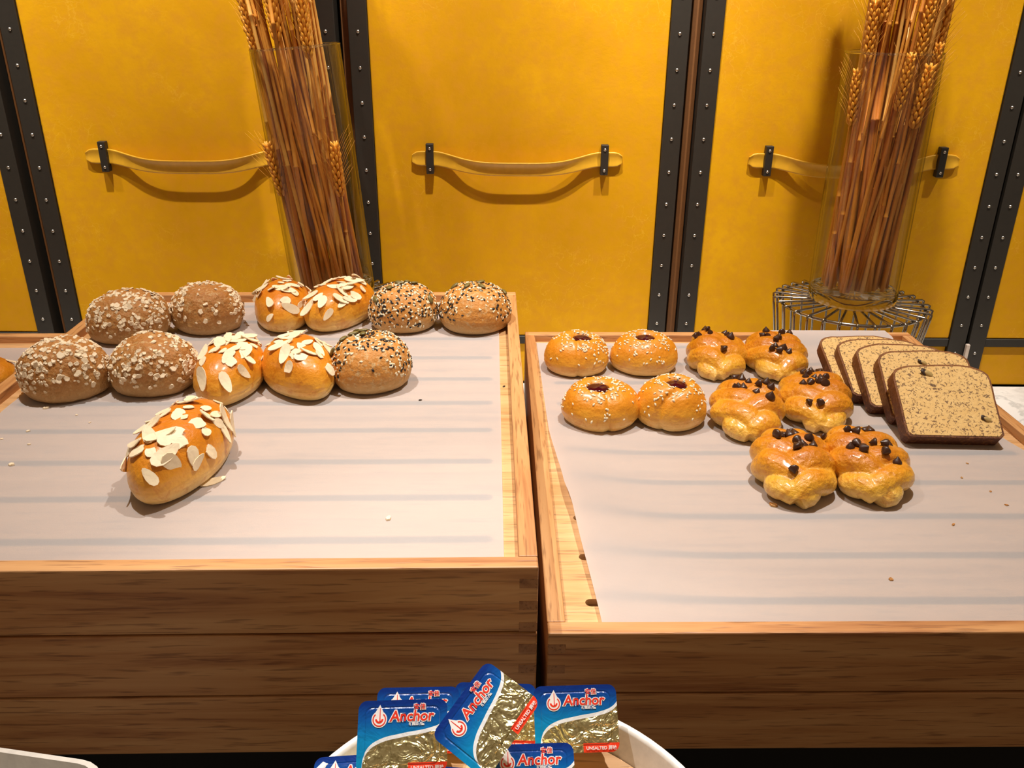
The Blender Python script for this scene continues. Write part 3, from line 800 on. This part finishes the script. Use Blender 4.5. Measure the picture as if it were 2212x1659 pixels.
# ------------------------------------------------------------------ pastry at far left
V, Fc = dome(.062, .050, .030, 71, .06, 0)
o = mesh_obj('almond_pastry', V, Fc, M_PASTRY, None, True, (-.668, .948, ZRB), (0, 0, .3)); tag(o, 'golden almond pastry cut off by the left picture edge', 'pastry')
S = Sampler(V, Fc, 71)
for i in range(9):
    r = S.pick(lambda p, nn: nn.z > .5)
    a = link('almond_slice', S.R.choice(ALMS), None, o); a.matrix_local = orient(r[0], r[1], S.R.uniform(0, 6), .25, S.R, .0005)

# ------------------------------------------------------------------ crumbs
def crumb_piece(x, y, z, s, mat, label, seed):
    rnd = random.Random(seed); d = flake_data(rnd, .0024*s, .0011*s, 7, 1.4)
    o = mesh_obj('bread_crumb', d[0], d[1]+[tuple(range(7))[::-1]], mat, None, False, (x, y, z), (0, 0, rnd.uniform(0, 6))); tag(o, label, 'crumb', 'crumbs on the baking paper'); return o
CLL = ['pale oat crumb just in front of the leftmost oat roll', 'larger pale crumb near the left picture edge beside the lone almond bun', 'lone pale crumb on bare paper at the front of the left crate', 'small pale crumb on the left paper, left of the lone almond bun',
       'tiny crumb on the left paper below the gap between two oat rolls', 'tiny crumb nearest to the lone almond bun on its left', 'tiny leftmost crumb on the left paper', 'tiny crumb on the left paper just above and left of the lone almond bun']
CRL = ['golden brown crumb in front of the front left braid', 'brown crumb on bare paper near the front of the right crate', 'brown crumb below the front right braid, towards the right edge', 'small brown crumb right of the front right braid, second from the banana bread',
       'small brown crumb nearest to the right picture edge', 'small brown crumb just below the front slice of banana bread', 'small brown crumb between the front right braid and the crumbs by the edge']
for i, (x, y, s) in enumerate(((-.4622, .7663, 1.0), (-.4355, .6523, 1), (-.0959, .5713, 1.0), (-.4544, .7159, .7), (-.4253, .7511, .5), (-.440, .690, .5), (-.470, .70, .5), (-.405, .735, .5))):
    crumb_piece(x, y, ZLB, s, M_OAT, CLL[i], i)
for i, (x, y, s) in enumerate(((.2453, .6879, 1.3), (.3107, .5755, .8), (.3999, .657, .7), (.4633, .7159, .5), (.4658, .6908, .6), (.4675, .7708, .5), (.448, .742, .5))):
    crumb_piece(x, y, ZRB, s, M_OATROLL, CRL[i], 20+i)
sd = mk_me('loose_seed', SEED, M_BSES)
o = link('loose_seed', sd, None, None, (-.0933, .7909, ZLB), (0, 0, .3)); tag(o, 'single black sesame seed lying on the left paper', 'seed')
o = link('loose_seed', sd, None, None, (-.0085, .8290, ZL-LIP-.0004), (0, 0, .8)); tag(o, 'black sesame seed on bare wood beside the right rail', 'seed')
a = link('loose_almond', ALMS[0], None, None, (-.2520, .6250, ZLB), (.1, 0, .6)); tag(a, 'almond slice fallen on the paper beside the lone almond bun', 'almond')

# ------------------------------------------------------------------ wire stands and vases
def wire_stand(x, y, ztop, label):
    e = empty('wire_stand', (x, y, COUNTER)); tag(e, label, 'stand', 'chrome wire stands'); h = ztop-COUNTER; wr = .0019; Rr = .106
    def ring(name, R_, z, r=wr):
        V, Fc = tube_data([(R_*math.cos(2*PI*k/48), R_*math.sin(2*PI*k/48), z) for k in range(48)], r, 8, False)
        n = 8; Fc += [(47*n+k, 47*n+(k+1) % n, (k+1) % n, k) for k in range(n)]
        # close the seam with the matching ring of vertices
        return mesh_obj(name, V, Fc, M_CHROME, e, True)
    ring('top_ring', Rr, h-wr*3, .0026); ring('hub_ring', .020, h-wr*3); ring('foot_ring', .082, wr)
    N = 30
    V, Fc = tube_data([(.020, 0, h-wr), (.06, 0, h-wr), (Rr+.006, 0, h-wr), (Rr+.0095, 0, h-wr*1.8), (Rr+.0085, 0, h-.012), (.083, 0, .004)], wr, 7)
    me = mk_me('wire', (V, Fc), M_CHROME)
    for k in range(N): link('wire', me, None, e, None, (0, 0, 2*PI*k/N+.05))
    return e
def vase(x, y, z, r, h, tilt, label):
    e = empty('glass_vase', (x, y, z)); e.rotation_euler = (0, tilt, 0); tag(e, label, 'vase', 'tall cylindrical glass vases')
    wth = .0032; bt = .020
    pr = [(r, bt-.002), (r, h-.0012), (r-.0012, h), (r-wth+.0010, h), (r-wth, h-.0012), (r-wth, bt+.0006)]
    V, Fc = lathe_data(pr, 72); mesh_obj('glass_wall', V, Fc, M_GLASS, e, True)
    pr = [(0.0001, .003), (r*.75, .002), (r-.006, .0), (r-.002, .0015), (r, .006), (r, bt-.0022), (r-.0025, bt-.0005), (r-.006, bt-.003), (.0001, bt-.005)]
    V, Fc = lathe_data(pr, 72); mesh_obj('glass_base', V, Fc, M_SOLIDGLASS, e, True)
    V, Fc = lathe_data([(r-wth*.5+.0021*math.cos(2*PI*k/10), h-.0008+.0016*math.sin(2*PI*k/10)) for k in range(10)], 72, True); mesh_obj('glass_lip', V, Fc, M_SOLIDGLASS, e, True)
    return e
ZV = 1.131
VX_R = (.5230, 1.2630); VX_L = (-.2790, 1.2900)
wire_stand(*VX_R, ZV, 'chrome wire stand under the right wheat vase')
wire_stand(*VX_L, ZV-.012, 'chrome wire stand hidden behind the left crate')
vase(*VX_R, ZV+.0004, .0648, .357, 0, 'upright glass vase of wheat on the visible wire stand')
TILT = math.radians(-4.4)
vase(VX_L[0]-.001, VX_L[1], ZV-.007, .0632, .366, TILT, 'leaning glass vase of wheat behind the almond buns')
# wheat
def ear_data():
    V, Fc = [], []; rnd = random.Random(3)
    def add(d, m):
        o_ = len(V); V.extend([m @ Vector(a) for a in d[0]]); Fc.extend([tuple(i+o_ for i in q) for q in d[1]])
    n = 6; kern = []
    for zz, rr in ((0, .3), (.3, .95), (.6, 1), (.85, .55), (1, .1)):
        kern += [(math.cos(2*PI*k/n)*.0030*rr, math.sin(2*PI*k/n)*.0024*rr, zz*.0125) for k in range(n)]
    kf = [(i*n+k, i*n+(k+1) % n, (i+1)*n+(k+1) % n, (i+1)*n+k) for i in range(4) for k in range(n)]
    for i in range(13):
        z = i*.0058; s = 1 if i < 10 else .85
        for k in range(4):
            an = k*PI/2+(i % 2)*PI/4; lean = .42
            m = Matrix.Translation((0, 0, z)) @ Matrix.Rotation(an, 4, 'Z') @ Matrix.Translation((.0022, 0, 0)) @ Matrix.Rotation(lean, 4, 'Y') @ Matrix.Scale(s, 4)
            add((kern, kf), m)
            if k % 2 == 0:
                L = rnd.uniform(.02, .045)
                aw = tube_data([(0, 0, .011), (.001, 0, .011+L*.5), (.004, 0, .011+L)], [.00035, .00025, .0001], 3); add(aw, m)
    add(tube_data([(0, 0, -.004), (0, 0, .08)], .0012, 5), Matrix.Identity(4))
    return V, Fc
ME_EAR = mk_me('wheat_ear', ear_data(), M_EAR)
def stem_me(i, L):
    rnd = random.Random(100+i); r = rnd.uniform(.0024, .0034); bx, by = rnd.uniform(-.006, .006), rnd.uniform(-.006, .006); P, Rd = [], []
    nodes = (rnd.uniform(.28, .42)*L, rnd.uniform(.58, .72)*L)
    for k in range(9):
        t = k/8; P.append((bx*math.sin(PI*t), by*math.sin(PI*t), t*L)); Rd.append(r*(1-.35*t))
    for nd in nodes:
        j = 0
        while j < len(P) and P[j][2] < nd: j += 1
        for dz, s in ((-.0015, 1), (0, 1.45), (.0015, 1)):
            t = (nd+dz)/L; P.insert(j, (bx*math.sin(PI*t), by*math.sin(PI*t), nd+dz)); Rd.insert(j, r*s*(1-.35*t)); j += 1
    return mk_me('wheat_stalk', tube_data(P, Rd, 7), (M_STRAW, M_STRAW2, M_STRAW3, M_STRAW)[i % 4])
LONG = [stem_me(i, .60) for i in range(12)]; SHORT = [stem_me(40+i, .40) for i in range(4)]
def sheaf(bx, by, bz, rad, hgt, tilt, label, group, seed, n, fan, lows, drift=(0, 0)):
    rnd = random.Random(seed); T = Matrix.Translation((bx, by, bz)) @ Matrix.Rotation(tilt, 4, 'Y')
    def put(p0, p1, me, ear_at, spin, earscale=1):
        d = (p1-p0).normalized()
        m = T @ Matrix.Translation(p0) @ d.to_track_quat('Z', 'Y').to_matrix().to_4x4() @ Matrix.Rotation(spin, 4, 'Z')
        o = link('wheat_stalk', me); o.matrix_world = m; tag(o, label, 'wheat', group)
        e = link('wheat_ear', ME_EAR, None, o, (0, 0, ear_at), (0, 0, rnd.uniform(0, 3))); e.scale = (earscale,)*3; return o
    for i in range(n):
        a = rnd.uniform(0, 2*PI); q = math.sqrt(rnd.random()); rb = rad*.78*q
        a2 = a+rnd.gauss(0, .35); rt = min(rad-.005, rad*(.40+.60*q)*rnd.uniform(.84, 1.0))
        p0 = Vector((rb*math.cos(a), rb*math.sin(a), .022)); p1 = Vector((rt*math.cos(a2)*fan+drift[0]*(.5+q), rt*math.sin(a2), hgt))
        pr_ = Vector((p1.x, p1.y)); 
        if pr_.length > rad-.0055: pr_ = pr_.normalized()*(rad-.0055)
        put(p0, Vector((pr_.x, pr_.y, hgt)), LONG[i % 12], .60, rnd.uniform(0, 6.3))
    for (x, y, ztip, lab) in lows:      # stalks whose ears sit low: x,y across the vase at the ear, ztip = ear foot height
        p1 = Vector((x, y, ztip)); p0 = Vector((x*.7, min(.0, y*.5), max(.022, ztip-.40)))
        L = (p1-p0).length; 
        if ztip < .35: p0 = p1-(p1-Vector((x*.72, y*.3, .022))).normalized()*min(.40, L)
        sc = (p1-p0).length/.40
        o = put(p0, p1, SHORT[int(abs(x)*1e4) % 4], .40, rnd.uniform(0, 6.3), rnd.uniform(.9, 1.1))
        o['label'] = lab; o.scale = (1, 1, sc); o.children[0].scale.z /= sc
sheaf(VX_R[0], VX_R[1], ZV, .0610, .352, 0, 'dried wheat stalk standing in the right vase', 'wheat stalks in the right vase', 7, 104, .92,
      [(-.052, -.022, .262, 'wheat stalk with its ear inside the left wall of the right vase'), (-.046, -.026, .345, 'wheat stalk with its ear rising over the left rim of the right vase'),
       (-.004, -.055, .285, 'wheat stalk with its ear under the rim at the middle of the right vase'), (.012, -.052, .350, 'wheat stalk with its ear crossing the middle rim of the right vase'),
       (.022, -.052, .262, 'wheat stalk with the lowest ear right of the middle in the right vase'), (.034, -.044, .300, 'wheat stalk with its ear behind glass near the right side of the right vase'),
       (.040, -.035, .345, 'wheat stalk with its ear rising over the right rim of the right vase'), (.014, -.05, .395, 'wheat stalk with its ear clear above the middle rim of the right vase'), (-.038, -.03, .395, 'wheat stalk with its ear clear above the left rim of the right vase')], (.008, 0))
sheaf(VX_L[0]-.001, VX_L[1], ZV-.007, .0595, .358, TILT, 'dried wheat stalk standing in the left vase', 'wheat stalks in the left vase', 8, 104, 1.0,
      [(-.050, -.024, .362, 'wheat stalk with its ear just over the left rim of the left vase'), (-.053, -.02, .385, 'wheat stalk with the leftmost ear above the left vase'),
       (-.034, -.035, .400, 'wheat stalk with its ear high above the left part of the left vase'), (.028, -.047, .350, 'wheat stalk with its ear crossing the rim on the right of the left vase'),
       (.030, -.046, .395, 'wheat stalk with its ear clear above the right part of the left vase'), (-.046, -.028, .165, 'wheat stalk with a low ear behind glass at the left side of the left vase'),
       (.040, -.038, .160, 'wheat stalk with a low ear behind glass at the right side of the left vase'), (-.01, -.05, .375, 'wheat stalk with its ear above the middle rim of the left vase')], (-.016, 0))

# ------------------------------------------------------------------ butter bowl
BX, BY, BZ = -.004, .288, 1.150
bw = empty('butter_bowl', (BX, BY, COUNTER)); tag(bw, 'round white rimmed bowl with wooden base holding butter portions', 'bowl')
hb = BZ-COUNTER; bw.scale = (.935, .935, 1)
V, Fc = lathe_data([(.117, hb-.030), (.122, hb-.018), (.1275, hb-.002), (.1285, hb), (.1315, hb+.0005), (.1325, hb-.0015), (.127, hb-.021), (.117, hb-.0385), (.113, hb-.0385)], 96, True)
mesh_obj('rim_wall', V, Fc, M_WHITE, bw, True)
V, Fc = lathe_data([(0.0001, hb-.0165), (.120, hb-.0165), (.1215, hb-.018), (.1165, hb-.030), (.1130, hb-.0383), (.0001, hb-.0383)], 96)
mesh_obj('wooden_base', V, Fc, M_OAKB, bw, False)
V, Fc = lathe_data([(.0001, hb-.0382), (.03, hb-.0382), (.022, hb-.06), (.018, .05), (.03, .014), (.085, .006), (.088, .001), (.0001, .0008)], 64)
mesh_obj('pedestal', V, Fc, M_WHITE, bw, True)

# ------------------------------------------------------------------ butter portions
PWW, PHH = .049, .037
def rrect(w, h, r, n=6):
    L = []
    for cx, cy, a0 in ((w/2-r, h/2-r, 0), (-w/2+r, h/2-r, PI/2), (-w/2+r, -h/2+r, PI), (w/2-r, -h/2+r, 3*PI/2)):
        for k in range(n+1):
            a = a0+PI/2*k/n; L.append((cx+r*math.cos(a), cy+r*math.sin(a)))
    return L
def loft(rings, capb=True, capt=True):
    n = len(rings[0]); V = [p for r in rings for p in r]; Fc = []
    for i in range(len(rings)-1):
        for k in range(n): Fc.append((i*n+k, i*n+(k+1) % n, (i+1)*n+(k+1) % n, (i+1)*n+k))
    if capb: Fc.append(tuple(range(n))[::-1])
    if capt: Fc.append(tuple((len(rings)-1)*n+k for k in range(n)))
    return V, Fc
def rr3(w, h, r, z): return [(x, y, z) for x, y in rrect(w, h, r)]
tubd = loft([rr3(PWW-.014, PHH-.014, .005, -.0125), rr3(PWW-.009, PHH-.009, .005, -.0115), rr3(PWW-.006, PHH-.006, .005, -.001), rr3(PWW-.001, PHH-.001, .0045, -.0008), rr3(PWW-.001, PHH-.001, .0045, -.0002)])
ME_TUB = mk_me('tub', tubd, M_TUB, False)
# lid with a raised cushion inside the sealed flange
ld = loft([rr3(PWW, PHH, .0048, -.0002), rr3(PWW, PHH, .0048, .0001), rr3(PWW-.0065, PHH-.0065, .004, .0001), rr3(PWW-.0078, PHH-.0078, .004, -.0001), rr3(PWW-.0090, PHH-.0090, .0038, .0003), rr3(PWW-.0120, PHH-.012, .003, .0004)])
ME_LID = mk_me('lid', ld, M_FOIL, False)
def text_me(txt, size, mat, off=0, shear=0, xy=(0, 0), z=0):
    cu = bpy.data.curves.new('lettering', 'FONT'); cu.body = txt; cu.size = size; cu.offset = off; cu.shear = shear; cu.extrude = .00004; cu.resolution_u = 3
    cu.align_x = 'LEFT'; o = bpy.data.objects.new('lettering_src', cu); C.objects.link(o)
    dg = bpy.context.evaluated_depsgraph_get(); dg.update(); me = bpy.data.meshes.new_from_object(o.evaluated_get(dg)); bpy.data.objects.remove(o)
    for v in me.vertices: v.co = (v.co.x+xy[0], v.co.y+xy[1], v.co.z+z)
    me.materials.clear(); me.materials.append(mat); me.name = 'lettering'; return me
def flat(poly, z, mat, name='emblem'):
    n = len(poly); V = [(x, y, z) for x, y in poly]+[(x, y, z-.0003) for x, y in poly]
    return mk_me(name, (V, [tuple(range(n)), tuple(range(2*n-1, n-1, -1))]+[(k, n+k, n+(k+1) % n, (k+1) % n) for k in range(n)]), mat, False)
ZT = .0007
TX, TY = -.0070, .0075
def drop(cx, cy, r, k=1.0):
    L = []
    for i in range(25):
        a = PI/2+.55+(2*PI-1.1)*i/24; L.append((cx+r*math.cos(a), cy+r*math.sin(a)))
    L.append((cx+.06*r, cy+r*1.75)); return L
def ringpoly(cx, cy, r0, r1, a0, a1, n=18):
    return [(cx+r1*math.cos(a0+(a1-a0)*i/n), cy+r1*math.sin(a0+(a1-a0)*i/n)) for i in range(n+1)]+[(cx+r0*math.cos(a1+(a0-a1)*i/n), cy+r0*math.sin(a1+(a0-a1)*i/n)) for i in range(n+1)]
EX, EY = -.0128, .0086
PRINT = [flat(drop(EX, EY, .0043), ZT-.0001, M_WPRINT),
         flat(ringpoly(EX, EY, .0031, .0037, PI*.72, PI*2.28), ZT, M_RED),
         flat(ringpoly(EX, EY+.0003, .0013, .0023, PI*1.02, PI*1.98), ZT, M_RED),
         flat([(EX+.0001, EY-.0012), (EX+.0007, EY-.0012), (EX+.0005, EY+.0058), (EX+.0002, EY+.0058)], ZT, M_RED),
         text_me('Anchor', .0078, M_WPRINT, .00060, .12, (TX, TY), ZT-.00012),
         text_me('Anchor', .0078, M_RED, .00014, .12, (TX, TY), ZT),
         text_me('安佳', .0033, M_WPRINT, .00035, 0, (TX+.0130, TY+.0060), ZT-.00008),
         text_me('安佳', .0033, M_RED, .00004, 0, (TX+.0130, TY+.0060), ZT+.00002),
         text_me('新西兰制造', .0017, M_WPRINT, .0001, 0, (TX+.0105, TY-.0022), ZT),
         text_me('UNSALTED 原味', .00245, M_WPRINT, .00006, 0, (.0050, -.0170), .0006)]
PNAMES = ['emblem']*4+['lettering']*6
def butter(x, y, z, pitch_, spin, yaw, label):
    """local x,y: lid plane, z: lid normal; spin about the normal, then tipped up towards the front, then turned"""
    e = empty('butter_portion'); tag(e, label, 'butter pack', 'foil-lidded butter portions')
    e.matrix_world = Matrix.Translation((x, y, z)) @ Matrix.Rotation(math.radians(yaw), 4, 'Z') @ Matrix.Rotation(math.radians(pitch_), 4, 'X') @ Matrix.Rotation(math.radians(spin), 4, 'Z')
    link('tub', ME_TUB, None, e); l = link('lid', ME_LID, None, e)
    for nm, me in zip(PNAMES, PRINT): link(nm, me, None, l)
    return e
butter(-.0585, .3490, 1.1790, 40, 2, 0, 'upright butter portion at the front left of the heap, red tag at its lower right')
butter(-.0545, .3830, 1.1560, 40, 0, 2, 'butter portion at the back left, mostly hidden by the one in front')
butter(-.0090, .3890, 1.1540, 40, -1, 0, 'butter portion at the back centre behind the slanted one')
butter(-.0125, .3480, 1.1930, 34, 54, 0, 'slanted butter portion on top of the heap')
butter(.0390, .3800, 1.1610, 44, 2, 0, 'butter portion at the right end of the heap, fully visible')
butter(.0120, .3440, 1.1525, 34, 2, 0, 'butter portion at the front right, its lower half out of the picture')
butter(-.0330, .3370, 1.1430, 24, -4, 0, 'butter portion in shadow at the front centre under the slanted one')
butter(-.0850, .3440, 1.1440, 26, 4, 0, 'butter portion peeking out low at the front left')
butter(-.0820, .3150, 1.1560, 18, 0, 0, 'nearest butter portion, only its dark blue top edge in view')

# ------------------------------------------------------------------ pale box at lower left
bxo = empty('pale_container', (-.352, .2745, COUNTER)); tag(bxo, 'pale grey container whose corner shows at the bottom left', 'container'); hc = 1.148-COUNTER
bxo.rotation_euler = (0, 0, math.radians(-9))
cw, cdp = .23, .20
V, Fc = loft([rr3(cw-.03, cdp-.03, .02, .0008), rr3(cw, cdp, .022, hc-.002), rr3(cw+.002, cdp+.002, .023, hc), rr3(cw-.004, cdp-.004, .021, hc), rr3(cw-.005, cdp-.005, .02, hc-.004), rr3(cw-.012, cdp-.012, .02, hc-.03)])
mesh_obj('container_body', V, Fc, plain('pale_melamine', (.62, .59, .54), .35), bxo, False)
